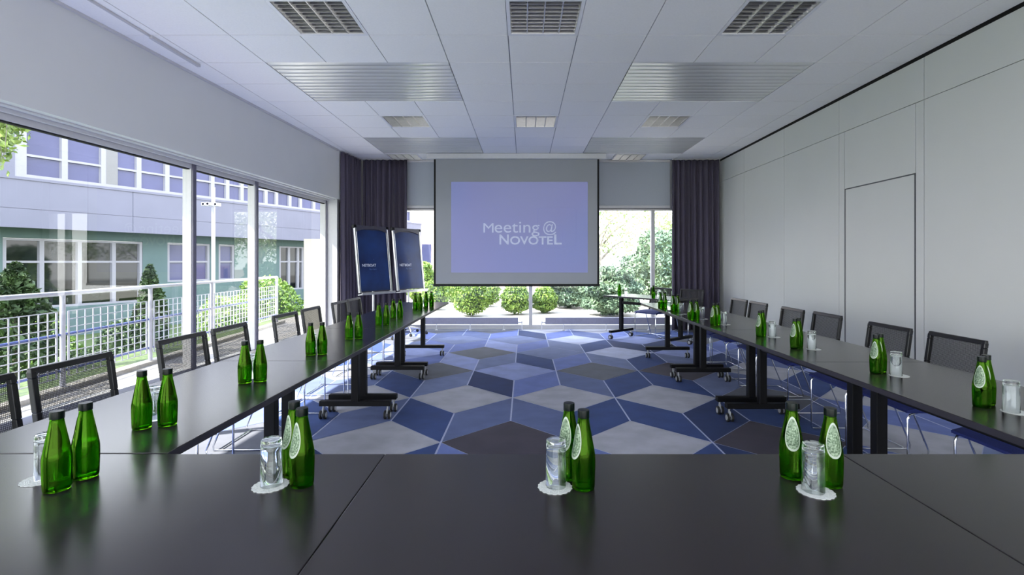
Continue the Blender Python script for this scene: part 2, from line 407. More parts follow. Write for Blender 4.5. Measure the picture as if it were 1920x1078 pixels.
for k in range(3):  # glazed wall behind the camera, added to bring daylight into the room
    xa_, xb_ = -3.3+6.8*k/3, -3.3+6.8*(k+1)/3; g = G()
    for x0, x1, z0, z1 in ((xa_, xa_+.04, .08, 3.05), (xb_-.04, xb_, .08, 3.05), (xa_+.04, xb_-.04, .08, .14), (xa_+.04, xb_-.04, 2.99, 3.05)): g.box(x0, x1, YB-.1, YB-.02, z0, z1)
    fr = struct(g.build('window_%d' % (20+k), M['frame']))
    g = G(); g.poly([(xa_+.03, YB-.06, .1), (xb_-.03, YB-.06, .1), (xb_-.03, YB-.06, 3.0), (xa_+.03, YB-.06, 3.0)]); g.build('pane', M['pane'], fr)
# blind pocket rail in the soffit
g = G(); slab(YB, 8.85, lambda Y: xw(Y)+.07, lambda Y: xw(Y)+.1, 2.375, 2.404); slab(YB, 8.85, lambda Y: xl(Y)-.1, lambda Y: xl(Y)-.07, 2.393, 2.404)
struct(g.build('trim_2', M['frame']))
g = G(); slab(4.355, 5.0, lambda Y: -3.235, lambda Y: -3.205, 3.235, 3.262); slab(2.2, 4.34, lambda Y: -3.232, lambda Y: -3.215, 3.245, 3.262)
struct(g.build('trim_3', M['frame']))
g = G(); slab(YB, 8.8, xl, lambda Y: xl(Y)+.022, 3.24, 3.263); struct(g.build('trim_4', M['frame']))

# end wall with header, sill and window
g = G()
WX0, WX1, WZ = -2.35, 2.92, 2.36
g.box(-3.6, WX0, YE, YE+.2, 0, H+.1); g.box(WX1, XR+.1, YE, YE+.2, 0, H+.1); g.box(WX0, WX1, YE, YE+.2, WZ, H+.1); g.box(WX0, WX1, YE, YE+.2, -.05, .03)
struct(g.build('wall_back', M['wallL']))
mxs = [WX0, .124, 2.495, WX1]
for a, b in zip(mxs, mxs[1:]):
    wn += 1; g = G()
    for x0, x1, z0, z1 in ((a, a+.035, .03, WZ), (b-.035, b, .03, WZ), (a+.035, b-.035, .03, .085), (a+.035, b-.035, WZ-.06, WZ)): g.box(x0, x1, YE, YE+.09, z0, z1)
    fr = struct(g.build('window_%d' % wn, M['frame'], bevel=.003))
    g = G(); g.poly([(a+.03, YE+.05, .08), (b-.03, YE+.05, .08), (b-.03, YE+.05, WZ-.05), (a+.03, YE+.05, WZ-.05)]); g.build('pane', M['pane'], fr)

# ------------------------------------------------------------------ ceiling panels and lights
side = {-2.54: 'left', 1.06: 'right'}
dep = {4.955: 'nearer', 7.955: 'farther', 1.955: None}
proto = None
for x, y in panels:
    if dep[y] is None: continue
    lab = '%s striped metal ceiling panel on the %s side of the room' % (dep[y], side[x])
    if proto is None:
        g = G(); n = 12
        g.box(0, 1.8, 0, 1.2, .03, .05)
        for k in range(n):
            ya = k*.1+.004; yb = ya+.092; N = 6
            for q in range(N):
                u0, u1 = q/N, (q+1)/N; z = lambda u: .004-.0035*(1-(2*u-1)**2)
                g.poly([(.005, ya+.092*u0, z(u0)), (1.795, ya+.092*u0, z(u0)), (1.795, ya+.092*u1, z(u1)), (.005, ya+.092*u1, z(u1))])
            g.box(.005, 1.795, ya, ya+.001, .004, .03); g.box(.005, 1.795, yb-.001, yb, .004, .03)
        proto = g.build('ceiling_panel', M['slat'], smooth=True); tag(proto, lab, 'ceiling panel', 'striped metal ceiling panels'); proto.location = (x, y, H)
    else:
        dup(proto, (x, y, H), 0, lab)
for x, y in [(a, 1.955) for a in (-2.54, 1.06)]:
    dup(proto, (x, y, H), 0, 'striped metal ceiling panel above and in front of the head table')

def make_light(x, y, lab):
    t = thing('ceiling_light', lab, 'ceiling light', (x, y, H), 0, 'louvred ceiling lights')
    g = G(); w_ = .6
    for a in ((0, w_, 0, .028), (0, w_, w_-.028, w_), (0, .028, .028, w_-.028), (w_-.028, w_, .028, w_-.028)): g.box(a[0], a[1], a[2], a[3], -.004, .012)
    g.build('frame', M['white_metal'], t)
    g = G()
    g.box(.01, .59, .01, .59, .1, .104); g.box(.01, .014, .01, .59, .012, .1); g.box(.586, .59, .01, .59, .012, .1); g.box(.014, .586, .01, .014, .012, .1); g.box(.014, .586, .586, .59, .012, .1)
    g.build('housing', M['white_metal'], t)
    g = G()
    for k in range(5):      # lengthwise reflectors, v-shaped
        xc = .03+.54*k/4
        if 0 < k < 4: g.hexa([(xc-.004,.03,0),(xc+.004,.03,0),(xc+.004,.57,0),(xc-.004,.57,0),(xc-.022,.03,.055),(xc+.022,.03,.055),(xc+.022,.57,.055),(xc-.022,.57,.055)])
        else:
            s_ = -1 if k else 1; g.poly([(xc,.03,0),(xc,.57,0),(xc+s_*.025,.57,.055),(xc+s_*.025,.03,.055)])
    for k in range(10):
        yc = .03+.54*k/9; g.hexa([(.03,yc-.0015,.004),(.57,yc-.0015,.004),(.57,yc+.0015,.004),(.03,yc+.0015,.004),(.03,yc-.009,.05),(.57,yc-.009,.05),(.57,yc+.009,.05),(.03,yc+.009,.05)])
    g.build('louvre', M['louvre'], t)
    for k in range(4):
        g = G(); xc = .03+.54*(k+.5)/4; g.tube([(xc, .04, .078), (xc, .56, .078)], .008, 10); g.build('lamp_tube', M['bulb'], t)
    return t
rown = {3.755: 'nearest row', 6.755: 'middle row', .755: 'row above the head table', -2.245: 'row behind the head table', 9.155: 'last row by the end window'}
coln = {-1.94: 'left', -.14: 'centre', 1.66: 'right', -2.54: 'left'}
pl = None
for x, y in lights:
    lab = 'square louvred ceiling light, %s one in the %s' % (coln[x], rown[y])
    if pl is None: pl = make_light(x, y, lab); t = pl
    else: t = dup(pl, (x, y, H), 0, lab)

# ------------------------------------------------------------------ tables
def caster(parent, x, y):
    g = G(); g.tube([(x, y, .112), (x, y, .085)], .008, 8); g.box(x-.006, x+.006, y-.02, y+.012, .045, .088)
    c = g.build('caster', M['silver'], parent, bevel=.002)
    for s_ in (-1, 1):
        g = G(); mx = Matrix.Translation((x+s_*.0175, y-.008, .036)) @ Matrix.Rotation(PI/2, 4, 'Y')
        g.mi = 0; g.lathe([(0.0,-.008),(.030,-.009),(.0355,-.006),(.0355,.006),(.030,.009),(0,.008)], 24, mx=mx)
        g.mi = 1; g.lathe([(0,-.0105),(.022,-.0105),(.023,-.008)], 20, mx=mx); g.lathe([(.023,.008),(.022,.0105),(0,.0105)], 20, mx=mx)
        g.build('wheel', [M['rubber'], M['silver']], c)
def make_table(L, lab, group, W=.68, inset=.1):
    t = thing('folding_table', lab, 'table', group=group)     # origin at centre on floor, long side along Y
    g = G(); g.box(-W/2, W/2, -L/2, L/2, .7415-.026, .7400)
    tt = g.build('table_top', M['table'], t, bevel=.002)
    g = G()
    e = .0012
    g.box(-W/2-e, -W/2, -L/2, L/2, .7415-.0265, .7385); g.box(W/2, W/2+e, -L/2, L/2, .7415-.0265, .7385)
    g.build('edge_band', M['edge'], tt)
    for s_ in (-1, 1):
        y = s_*(L/2-inset)
        g = G(); g.box(-.03, .03, y-.0275, y+.0275, .15, .70); g.box(-.12, .12, y-.03, y+.03, .69, .7145); g.build('column', M['black'], t, bevel=.004)
        g = G(); g.box(-.295, .295, y-.03, y+.03, .11, .152); f = g.build('foot', M['black'], t, bevel=.004)
        for sx in (-1, 1): caster(f, sx*.268, y)
    g = G(); g.box(-.02, .02, -(L/2-inset-.028), L/2-inset-.028, .585, .63); g.build('crossbeam', M['black'], t, bevel=.003)
    return t
ordn = ['first', 'second', 'third', 'fourth', 'fifth']
LL, LRw = 1.405, 1.367
pt = None
for k in range(4):
    lab = 'dark laminate wheeled folding table, %s from the head table in the left row' % ordn[k]
    loc = (-1.41, 1.512+LL*(k+.5), 0)
    if pt is None: pt = make_table(LL-.003, lab, 'tables of the left row'); pt.location = loc
    else: dup(pt, loc, 0, lab)
pt = None
for k in range(4):
    lab = 'dark laminate wheeled folding table, %s from the head table in the right row' % ordn[k]
    loc = (1.95, 1.512+LRw*(k+.5), 0)
    if pt is None: pt = make_table(LRw-.003, lab, 'tables of the right row'); pt.location = loc
    else: dup(pt, loc, 0, lab)
ang = math.atan2(-.771, .637)-PI/2
t = dup(pt, (2.04, 8.24, 0), ang, 'dark wheeled folding table set at an angle by the end window, beyond the right row'); 
if 'group' in t: del t['group']
pt = None
for k, nm in enumerate(('left', 'middle', 'right')):
    lab = 'dark laminate table across the foreground, %s one of the head table' % nm
    loc = (-1.775+1.36*(k+.5), 1.506-.36, 0)
    if pt is None: pt = make_table(1.358, lab, 'tables of the head row', W=.72); pt.location = loc; pt.rotation_euler = (0,0,PI/2)
    else: dup(pt, loc, PI/2, lab)

# ------------------------------------------------------------------ chairs
def make_chair(lab, group):
    t = thing('conference_chair', lab, 'chair', group=group)      # faces +x, origin on the floor
    # seat
    g = G(); nx, ny = 8, 8; P = {}
    for sd in (0, 1):
        for i in range(nx+1):
            for j in range(ny+1):
                u, v = i/nx*2-1, j/ny*2-1
                x = .005+.215*u; y = .225*v
                edge = max(abs(u), abs(v)); cr_ = (1-abs(u)**6)*(1-abs(v)**6)
                z = .452+.016*cr_-(.02*max(0, u)**4) if sd else .418+(-.006)*cr_
                P[sd, i, j] = g.b.verts.new((x, y, z))
    for i in range(nx):
        for j in range(ny):
            g.b.faces.new((P[1,i,j],P[1,i+1,j],P[1,i+1,j+1],P[1,i,j+1])); g.b.faces.new((P[0,i,j],P[0,i,j+1],P[0,i+1,j+1],P[0,i+1,j]))
    for i in range(nx):
        g.b.faces.new((P[0,i,0],P[0,i+1,0],P[1,i+1,0],P[1,i,0])); g.b.faces.new((P[0,i+1,ny],P[0,i,ny],P[1,i,ny],P[1,i+1,ny]))
    for j in range(ny):
        g.b.faces.new((P[0,0,j+1],P[0,0,j],P[1,0,j],P[1,0,j+1])); g.b.faces.new((P[0,nx,j],P[0,nx,j+1],P[1,nx,j+1],P[1,nx,j]))
    g.build('seat', M['blue_seat'], t, smooth=True, sharp=60)
    # back
    def bx_(z): return -.195-.055*((z-.45)/.40)
    g = G()
    for s_ in (-1, 1):
        y = s_*.206
        zs = [.41, .5, .65, .8, .83]
        for a, b in zip(zs, zs[1:]):
            g.hexa([(bx_(a)-.012, y-.013, a), (bx_(a)+.014, y-.013, a), (bx_(a)+.014, y+.013, a), (bx_(a)-.012, y+.013, a),
                    (bx_(b)-.012, y-.013, b), (bx_(b)+.014, y-.013, b), (bx_(b)+.014, y+.013, b), (bx_(b)-.012, y+.013, b)])
    z0, z1 = .818, .845
    g.hexa([(bx_(z0)-.012,-.219,z0),(bx_(z0)+.014,-.219,z0),(bx_(z0)+.014,.219,z0),(bx_(z0)-.012,.219,z0),(bx_(z1)-.010,-.215,z1),(bx_(z1)+.010,-.215,z1),(bx_(z1)+.010,.215,z1),(bx_(z1)-.010,.215,z1)])
    z0, z1 = .505, .525
    g.hexa([(bx_(z0)-.008,-.195,z0),(bx_(z0)+.008,-.195,z0),(bx_(z0)+.008,.195,z0),(bx_(z0)-.008,.195,z0),(bx_(z1)-.008,-.195,z1),(bx_(z1)+.008,-.195,z1),(bx_(z1)+.008,.195,z1),(bx_(z1)-.008,.195,z1)])
    g.build('backrest_frame', M['blackp'], t, bevel=.004)
    g = G(); N = 8
    for k in range(N):
        a = .51+.315*k/N; b = .51+.315*(k+1)/N
        cv = lambda z: bx_(z)-.012*math.sin(PI*(z-.5)/.33)
        g.poly([(cv(a), -.195, a), (cv(a), .195, a), (cv(b), .195, b), (cv(b), -.195, b)])
    o = g.build('backrest_mesh', M['mesh'], t, smooth=True)
    # sled legs
    for s_ in (-1, 1):
        y = s_*.215
        g = G(); g.tube([(.14, y*.93, .414), (.195, y, .405), (.208, y, .38), (.207, y, .03), (.2, y, .009), (.18, y, .0065), (-.2, y, .0065), (-.235, y, .010), (-.238, y, .035), (-.09, y, .40), (-.06, y*.95, .414)], .0062, 8)
        g.build('leg', M['chrome'], t)
    g = G(); g.tube([(.14, -.2, .412), (.14, .2, .412)], .0062, 8); g.tube([(-.06, -.204, .412), (-.06, .204, .412)], .0062, 8)
    g.tube([(.14, -.15, .412), (-.19, -.206, .412)], .0055, 8); g.tube([(.14, .15, .412), (-.19, .206, .412)], .0055, 8)
    g.tube([(-.2, -.215, .012), (-.2, .215, .012)], .0055, 8)
    g.build('seat_support', M['chrome'], t)
    return t
cl = [1.92, 2.42, 3.19, 3.71, 4.56, 5.15, 5.93, 6.44]; crr = [2.42, 3.20, 3.74, 4.56, 5.09, 5.83, 6.34]
o8 = ['first', 'second', 'third', 'fourth', 'fifth', 'sixth', 'seventh', 'eighth']
chair = None
for k, y in enumerate(cl):
    lab = 'black mesh-backed chair by the left windows, %s from the camera' % o8[k]
    x = -1.915-(.015 if k > 4 else 0)
    if chair is None: chair = make_chair(lab, 'chairs around the conference tables'); chair.location = (x, y, 0)
    else: dup(chair, (x, y, 0), random.uniform(-.03, .03), lab)
for k, y in enumerate(crr):
    dup(chair, (2.485 if k in (1, 3) else 2.455, y, 0), PI+random.uniform(-.03, .03), 'black mesh-backed chair along the partition wall, %s from the camera' % o8[k])
# two chairs at the angled table
v_ = math.atan2(-.637, -.771)
dup(chair, (2.04+.771*.52-.637*.32, 8.24+.637*.52+.771*.32, 0), v_, 'black chair on the far side of the angled table, left one of the two')
dup(chair, (2.04+.771*.52+.637*.3, 8.24+.637*.52-.771*.3, 0), v_, 'black chair behind the angled table, right one, in front of the curtain')

# ------------------------------------------------------------------ bottles, glasses, doilies
def body_r(z):
    P = [(0,.0265),(.006,.0285),(.06,.0300),(.080,.0299),(.090,.0289),(.13,.0218),(.160,.0163),(.172,.0143),(.180,.0134)]
    for (a, ra), (b, rb) in zip(P, P[1:]):
        if a <= z <= b: return ra+(rb-ra)*(z-a)/(b-a)
    return .0134
def make_bottle(lab, group):
    t = thing('water_bottle', lab, 'bottle', group=group)
    zs = [.0035,.008,.02,.04,.06,.072,.082,.089,.096,.106,.118,.13,.145,.16,.168,.175,.182]
    out = [(0, .0018), (.020, .0010), (.0245, 0), (.0268, .0012)]+[(body_r(z), z) for z in zs]+[(.0142,.183),(.0142,.187),(.0130,.188),(.0130,.195)]
    inn = [(.0098,.195)]+[(body_r(z)-.0024, z) for z in zs[::-1] if z > .006]+[(.022,.006),(0,.0068)]
    g = G(); g.lathe(out+inn, 40); g.build('bottle_body', M['green_glass'], t, sharp=70)
    g = G(); lv = .098
    g.lathe([(0,.0072),(.0215,.0064)]+[(body_r(z)-.0027, z) for z in zs if .006 < z < lv]+[(body_r(lv)-.0027, lv), (0, lv)], 40)
    g.build('water', M['water'], t, sharp=50)
    g = G(); g.lathe([(.0138,.1785),(.0150,.179),(.0150,.195),(.0143,.198),(0,.1985)], 32); g.build('cap', M['cap'], t, sharp=40)
    # neck label: an oval wrapped on the shoulder, facing +x
    def P3(a, z, e=0): r = body_r(z)+.0008-e; return (r*math.cos(a), r*math.sin(a), z)
    zc, hz = .1215, .0435
    def oval(th, s_, ee=0):
        z = zc+hz*s_*math.sin(th); wd = (.0175+.0065*(-math.sin(th)))*s_*math.cos(th); return P3(wd/body_r(z), z, ee)
    g = G(); N = 40; R = 8
    for k in range(N):
        a, b = 2*PI*k/N, 2*PI*(k+1)/N
        for q in range(R):
            s0, s1 = q/R, (q+1)/R; g.mi = 1 if q == R-1 else 0
            if q == 0: g.poly([oval(0, 0), oval(a, s1), oval(b, s1)])
            else: g.poly([oval(a, s0), oval(a, s1), oval(b, s1), oval(b, s0)])
    bmesh.ops.remove_doubles(g.b, verts=g.b.verts[:], dist=1e-6)
    g.mi = 2
    for k in range(N):
        a, b = 2*PI*k/N, 2*PI*(k+1)/N
        for q in range(R):
            s0, s1 = q/R*.99, (q+1)/R*.99
            if q == 0: g.poly([oval(0, 0, .0004), oval(a, s1, .0004), oval(b, s1, .0004)])
            else: g.poly([oval(a, s0, .0004), oval(a, s1, .0004), oval(b, s1, .0004), oval(b, s0, .0004)])
    g.build('label', [M['label'], M['label_rim'], M['label_back']], t, smooth=True)
    return t
def make_glass(lab, group):
    g = G()
    g.lathe([(.0262,0),(.0268,.001),(.0255,.10),(.0250,.112),(.0235,.1175),(0,.1185),], 36)
    g.b.free(); g = G()
    g.lathe([(0,.118),(.021,.1185),(.0240,.1165),(.0247,.112),(.0250,.10),(.0265,.0012),(.0260,.0),(.0255,.0012),(.0243,.090),(.0236,.100),(.0215,.1035),(0,.1045)], 64)
    o = g.build('water_glass', M['clear_glass'], sharp=60); return tag(o, lab, 'glass', group)
def make_doily(lab, group):
    g = G(); N = 96; pts = []
    for k in range(N):
        a = 2*PI*k/N; r = .0415+.0028*abs(math.sin(a*9)); pts.append((r*math.cos(a), r*math.sin(a)))
    top = [g.b.verts.new((x, y, .0014)) for x, y in pts]; bot = [g.b.verts.new((x*.99, y*.99, 0)) for x, y in pts]
    inn = [g.b.verts.new((x*.82, y*.82, .0010)) for x, y in pts]; c = g.b.verts.new((0,0,.0012)); cb = g.b.verts.new((0,0,0))
    for k in range(N):
        j = (k+1) % N
        g.b.faces.new((bot[k], bot[j], top[j], top[k])); g.b.faces.new((top[k], top[j], inn[j], inn[k])); g.b.faces.new((inn[k], inn[j], c)); g.b.faces.new((bot[j], bot[k], cb))
    o = g.build('paper_doily', M['doily']); return tag(o, lab, 'doily', group)
ZT = .7403
B = None; GL = None; DO = None
def bottle(x, y, face, lab, fl=0):
    global B
    if B is None: B = make_bottle(lab, 'green water bottles'); B.location = (x, y, ZT); B.rotation_euler = (0,0,face); return B
    return dup(B, (x, y, ZT), face, lab)
def glass(x, y, lab, dx=0, dy=0, doily=True):
    global GL, DO
    z = ZT
    if doily:
        dl = 'scalloped white doily under '+lab
        if DO is None: DO = make_doily(dl, 'paper doilies'); DO.location = (x+dx, y+dy, ZT)
        else: dup(DO, (x+dx, y+dy, ZT), random.random(), dl)
        z += .0016
    l2 = 'clear upturned '+lab
    if GL is None: GL = make_glass(l2, 'upturned glasses'); GL.location = (x, y, z)
    else: dup(GL, (x, y, z), random.random()*3, l2)
LF = math.radians(-115)      # label turned to the camera-left
for nm, A, Bq, Gq, fa, fb, dd in (
    ('leftmost place of the head table', (-1.175,1.27), (-1.168,1.345), (-1.262,1.335), 150, 190, (-.006,-.008)),
    ('second place from the left of the head table', (-.570,1.296), (-.618,1.357), (-.649,1.296), -118, -125, (.0,-.004)),
    ('third place from the left of the head table', (.15,1.28), (.119,1.343), (.081,1.29), -152, -125, (-.003,-.006)),
    ('rightmost place of the head table', (.785,1.296), (.712,1.345), (.722,1.262), -100, -112, (.004,-.004))):
    bottle(A[0], A[1], math.radians(fa), 'green bottle, nearer of two at the '+nm)
    bottle(Bq[0], Bq[1], math.radians(fb), 'green bottle, farther of two at the '+nm)
    glass(Gq[0], Gq[1], 'glass at the '+nm, *dd)
LP = [((-1.315,1.737),(-1.25,1.77)), ((-1.319,2.384),(-1.263,2.416)), ((-1.307,3.09),(-1.248,3.12)), ((-1.29,3.72),(-1.230,3.75)),
      ((-1.311,4.55),(-1.248,4.57)), ((-1.317,5.08),(-1.255,5.1)), ((-1.29,5.98),(-1.228,5.96)), ((-1.223,6.29),(-1.165,6.34))]
for k, (a, b) in enumerate(LP):
    bottle(a[0], a[1], math.radians(112), 'green water bottle, left of the %s pair from the camera on the left tables' % o8[k])
    bottle(b[0], b[1], math.radians(118), 'green water bottle, right of the %s pair from the camera on the left tables' % o8[k])
    s_ = b[1]/a[1]
    glass(a[0]*1.0-.03, a[1]+.095, 'glass half hidden behind the %s bottle pair on the left tables' % o8[k], doily=False)
RP = [((1.805,1.993),(1.857,2.03),(1.856,1.925)), ((1.805,2.59),(1.853,2.63),(1.870,2.54)), ((1.782,3.325),(1.828,3.368),(1.878,3.30)),
      ((1.797,3.85),(1.838,3.90),(1.880,3.83)), ((1.695,4.52),(1.743,4.56),(1.81,4.58)), ((1.632,4.95),(1.694,4.97),(1.77,5.03)),
      ((1.69,5.74),(1.752,5.77),(1.71,5.50)), ((1.67,6.2),(1.732,6.23),(1.72,5.98))]
for k, (a, b, c) in enumerate(RP):
    bottle(a[0], a[1], math.radians(-150), 'green water bottle, left of the %s pair from the camera on the right tables' % o8[k])
    bottle(b[0], b[1], math.radians(-145), 'green water bottle, right of the %s pair from the camera on the right tables' % o8[k])
    glass(c[0], c[1], 'glass by the %s bottle pair on the right tables' % o8[k], .012, -.004)
bottle(1.612, 8.55, 0, 'green water bottle alone at the left end of the angled table')
bottle(2.02, 7.9, 0, 'green water bottle alone at the right end of the angled table')
glass(1.735, 8.62, 'glass at the left end of the angled table', doily=False)
glass(2.16, 8.1, 'glass at the right end of the angled table', doily=False)

# ------------------------------------------------------------------ projection screen
YS = 9.15
t = thing('projection_screen', 'large pull-down projection screen hanging from the ceiling before the end window', 'projection screen', (0, YS, 0))
xa, xb, zt, zb = px(813.5, YS), px(1123.5, YS), pz(298, YS), pz(537, YS)
g = G(); g.box(px(801, YS), px(1136, YS), -.06, .06, zt-.005, H-.004); g.build('casing', M['casing'], t, bevel=.006)
g = G(); g.box(xa+.035, xb-.035, -.003, .001, zb+.045, zt-.006); g.build('screen_cloth', M['screen'], t)
g = G(); g.box(xa, xa+.0345, -.0035, .001, zb+.03, zt-.006); g.box(xb-.0345, xb, -.0035, .001, zb+.03, zt-.006); g.build('black_border', M['black_gap'], t)
g = G(); g.box(xa-.01, xb+.012, -.012, .012, zb, zb+.044); g.build('bottom_bar', M['black_gap'], t, bevel=.005)
ia, ib, it, ibm = px(846, YS), px(1102, YS), pz(341, YS), pz(511, YS)
g = G(); g.box(ia, ib, -.0055, -.0031, ibm, it); im = g.build('projected_image', M['proj'], t)
def text(s, name, m, parent, x, z, size, y=-.0065, bold=0, sx=1, face='-y', mx=None, ext=.0004):
    cu = bpy.data.curves.new('t', 'FONT'); cu.body = s; cu.size = size; cu.extrude = ext; cu.offset = bold
    o = bpy.data.objects.new('t', cu); C.objects.link(o)
    bpy.context.view_layer.update()
    me = bpy.data.meshes.new_from_object(o.evaluated_get(bpy.context.evaluated_depsgraph_get())); bpy.data.objects.remove(o)
    R = Matrix.Translation((x, y, z)) @ Matrix.Rotation(PI/2, 4, 'X') @ Matrix.Scale(sx, 4, (1,0,0))
    if mx: R = mx @ R
    me.transform(R); me.materials.clear(); me.materials.append(m); me.name = name
    r = bpy.data.objects.new(name, me); C.objects.link(r); r.parent = parent; return r
def tx(u): return px(u, YS)
def tz(v): return pz(v, YS)
def textfit(s, name, u0, u1, vb, hpx, bold=0, m=None):
    k = hpx*YS/FPX/.70         # cap height ~0.70 em
    o = text(s, name, m or M['proj_text'], im, 0, 0, k, bold=bold)
    xs = [v.co.x for v in o.data.vertices]; w0 = max(xs)-min(xs); mn = min(xs)
    f = (tx(u1)-tx(u0))/w0
    for v in o.data.vertices: v.co.x = tx(u0)+(v.co.x-mn)*f; v.co.z += tz(vb)
    return o
textfit('M', 'lettering', 906.5, 925.5, 436, 18); textfit('eeting', 'lettering', 927.5, 1011.5, 436, 22); textfit('@', 'lettering', 1018.5, 1043, 435, 19.5)
textfit('N', 'lettering', 936.5, 954, 458, 18.5, .004); textfit('OVOTE', 'lettering', 956.5, 1036.5, 458, 15, .004); textfit('L', 'lettering', 1039, 1053, 458, 18.5, .004)
def rrect(u0, v0, u1, v1, r, skipf=None):
    P = []
    for (cu, cv, a0) in ((u1-r, v0+r, -90), (u1-r, v1-r, 0), (u0+r, v1-r, 90), (u0+r, v0+r, 180)):
        for k in range(7):
            a = math.radians(a0+90*k/6); P.append((tx(cu+r*math.cos(a)), -.0064, tz(cv+r*math.sin(a))))
    return P
g = G(); g.tube(rrect(1008, 390, 1080, 462, 6), .003, 6, closed=True); g.tube(rrect(1012.5, 424, 1055, 466, 5), .003, 6, closed=True)
g.build('outline', M['proj_line'], im)

# roller blinds
def blind(x0, x1, lab):
    t = thing('roller_blind', lab, 'blind', ((x0+x1)/2, 9.7, 0), 0, 'roller blinds of the end window'); w_ = (x1-x0)/2
    g = G(); g.box(-w_, w_, -.002, .002, 2.36, 3.245); g.build('blind_cloth', M['blind'], t)
    g = G(); g.box(-w_, w_, -.012, .012, 2.335, 2.385); g.build('hem_bar', M['frame'], t, bevel=.004)
    g = G(); g.box(-w_, w_, -.006, .01, 2.322, 2.334); g.build('bottom_edge', M['dark_grey'], t)
    g = G(); g.box(-w_, w_, -.028, .028, 3.215, 3.258); g.build('roller', M['frame'], t, bevel=.01)
    return t
blind(-2.30, .11, 'grey roller blind pulled part way down, left of the projection screen')
blind(.14, 2.80, 'grey roller blind pulled part way down, right of the projection screen')

# convector heaters under the end window
def heater(x0, x1, lab):
    t = thing('convector_heater', lab, 'heater', ((x0+x1)/2, 9.63, 0), 0, 'low convector heaters'); w_ = (x1-x0)/2
    g = G(); g.box(-w_, w_, -.04, .04, .118, .245)
    n = int(w_*2/.02)
    for k in range(n): g.box(-w_+.01+k*.02, -w_+.017+k*.02, -.043, -.04, .13, .235)
    g.build('heater_body', M['radiator'], t, bevel=.003)
    for sx in (-.7, 0, .7):
        g = G(); g.tube([(sx*w_, 0, .118), (sx*w_, 0, .008)], .009, 10); g.lathe([(0,.012),(.025,.012),(.028,.004),(0,.003)], 16, c=(sx*w_, 0, 0)); g.build('leg', M['white_metal'], t)
    return t
h1 = heater(-1.95, -.115, 'low grey convector heater under the end window, left of the centre mullion')
h2 = heater(.40, 2.72, 'low grey convector heater under the end window, right of the centre mullion')
g = G(); g.tube([(.92, 0, .15), (.97, 0, .15), (.99, 0, .13), (.99, 0, .01)], .009, 8); g.lathe([(0,.0),(.018,.002),(.018,.03),(0,.032)], 12, c=(.985, 0, .14)); g.build('valve', M['white_metal'], h1)
g = G(); g.tube([(-1.16, 0, .15), (-1.21, 0, .15), (-1.23, 0, .13), (-1.23, 0, .01)], .009, 8); g.lathe([(0,.0),(.018,.002),(.018,.03),(0,.032)], 12, c=(-1.225, 0, .14)); g.build('valve', M['white_metal'], h2)

# ------------------------------------------------------------------ curtains
def curtain(path, lab, seed, z0=.012, z1=H-.03):
    rr = random.Random(seed); pts = [Vector((a, b, 0)) for a, b in path]
    # resample
    L = sum((b-a).length for a, b in zip(pts, pts[1:])); n = int(L/.011); s = []
    seg = [(b-a).length for a, b in zip(pts, pts[1:])]
    for i in range(n+1):
        d = L*i/n; k = 0
        while k < len(seg)-1 and d > seg[k]: d -= seg[k]; k += 1
        a, b = pts[k], pts[k+1]; q = a+(b-a)*(d/seg[k]); dr = (b-a).normalized(); s.append((q, Vector((-dr.y, dr.x, 0)), L*i/n))
    ph = [rr.uniform(0, 6) for _ in range(5)]
    def off(d, z):
        u = (z-z0)/(z1-z0); k = .75+.35*(1-u)
        w_ = d+.012*math.sin(7*d+ph[3])
        return (.044*math.sin(2*PI*w_/.105+ph[0]+.5*math.sin(2.2*u+ph[1]))+.014*math.sin(2*PI*w_/.23+ph[2]+u*1.2)+.008*math.sin(2*PI*w_/.047+ph[4]))*k
    g = G(); NZ = 14; V = []
    for (q, nn, d) in s:
        V.append([g.b.verts.new(q+nn*off(d, z0+(z1-z0)*j/NZ)+Vector((0,0,z0+(z1-z0)*j/NZ))) for j in range(NZ+1)])
    for i in range(n):
        for j in range(NZ): g.b.faces.new((V[i][j], V[i+1][j], V[i+1][j+1], V[i][j+1]))
    o = g.build('curtain', M['curtain'], smooth=True, sharp=80); sm = o.modifiers.new('th', 'SOLIDIFY'); sm.thickness = .003
    t = thing('floor_length_curtain', lab, 'curtain', (0,0,0), 0, 'dark curtains'); o.parent = t; o.name = 'curtain_cloth'
    g = G(); g.tube([(a, b, H-.014) for a, b in path], .008, 8); g.build('curtain_rail', M['frame'], t)
    return t
curtain([(-3.2, 8.86), (-3.11, 9.58)], 'dark purple-grey curtain on the left wall in the corner', 1)
curtain([(-3.06, 9.57), (-2.22, 9.57)], 'dark purple-grey curtain behind the flip charts, left of the end window', 2)
curtain([(2.80, 9.58), (3.68, 9.56)], 'dark purple-grey curtain right of the end window', 5)

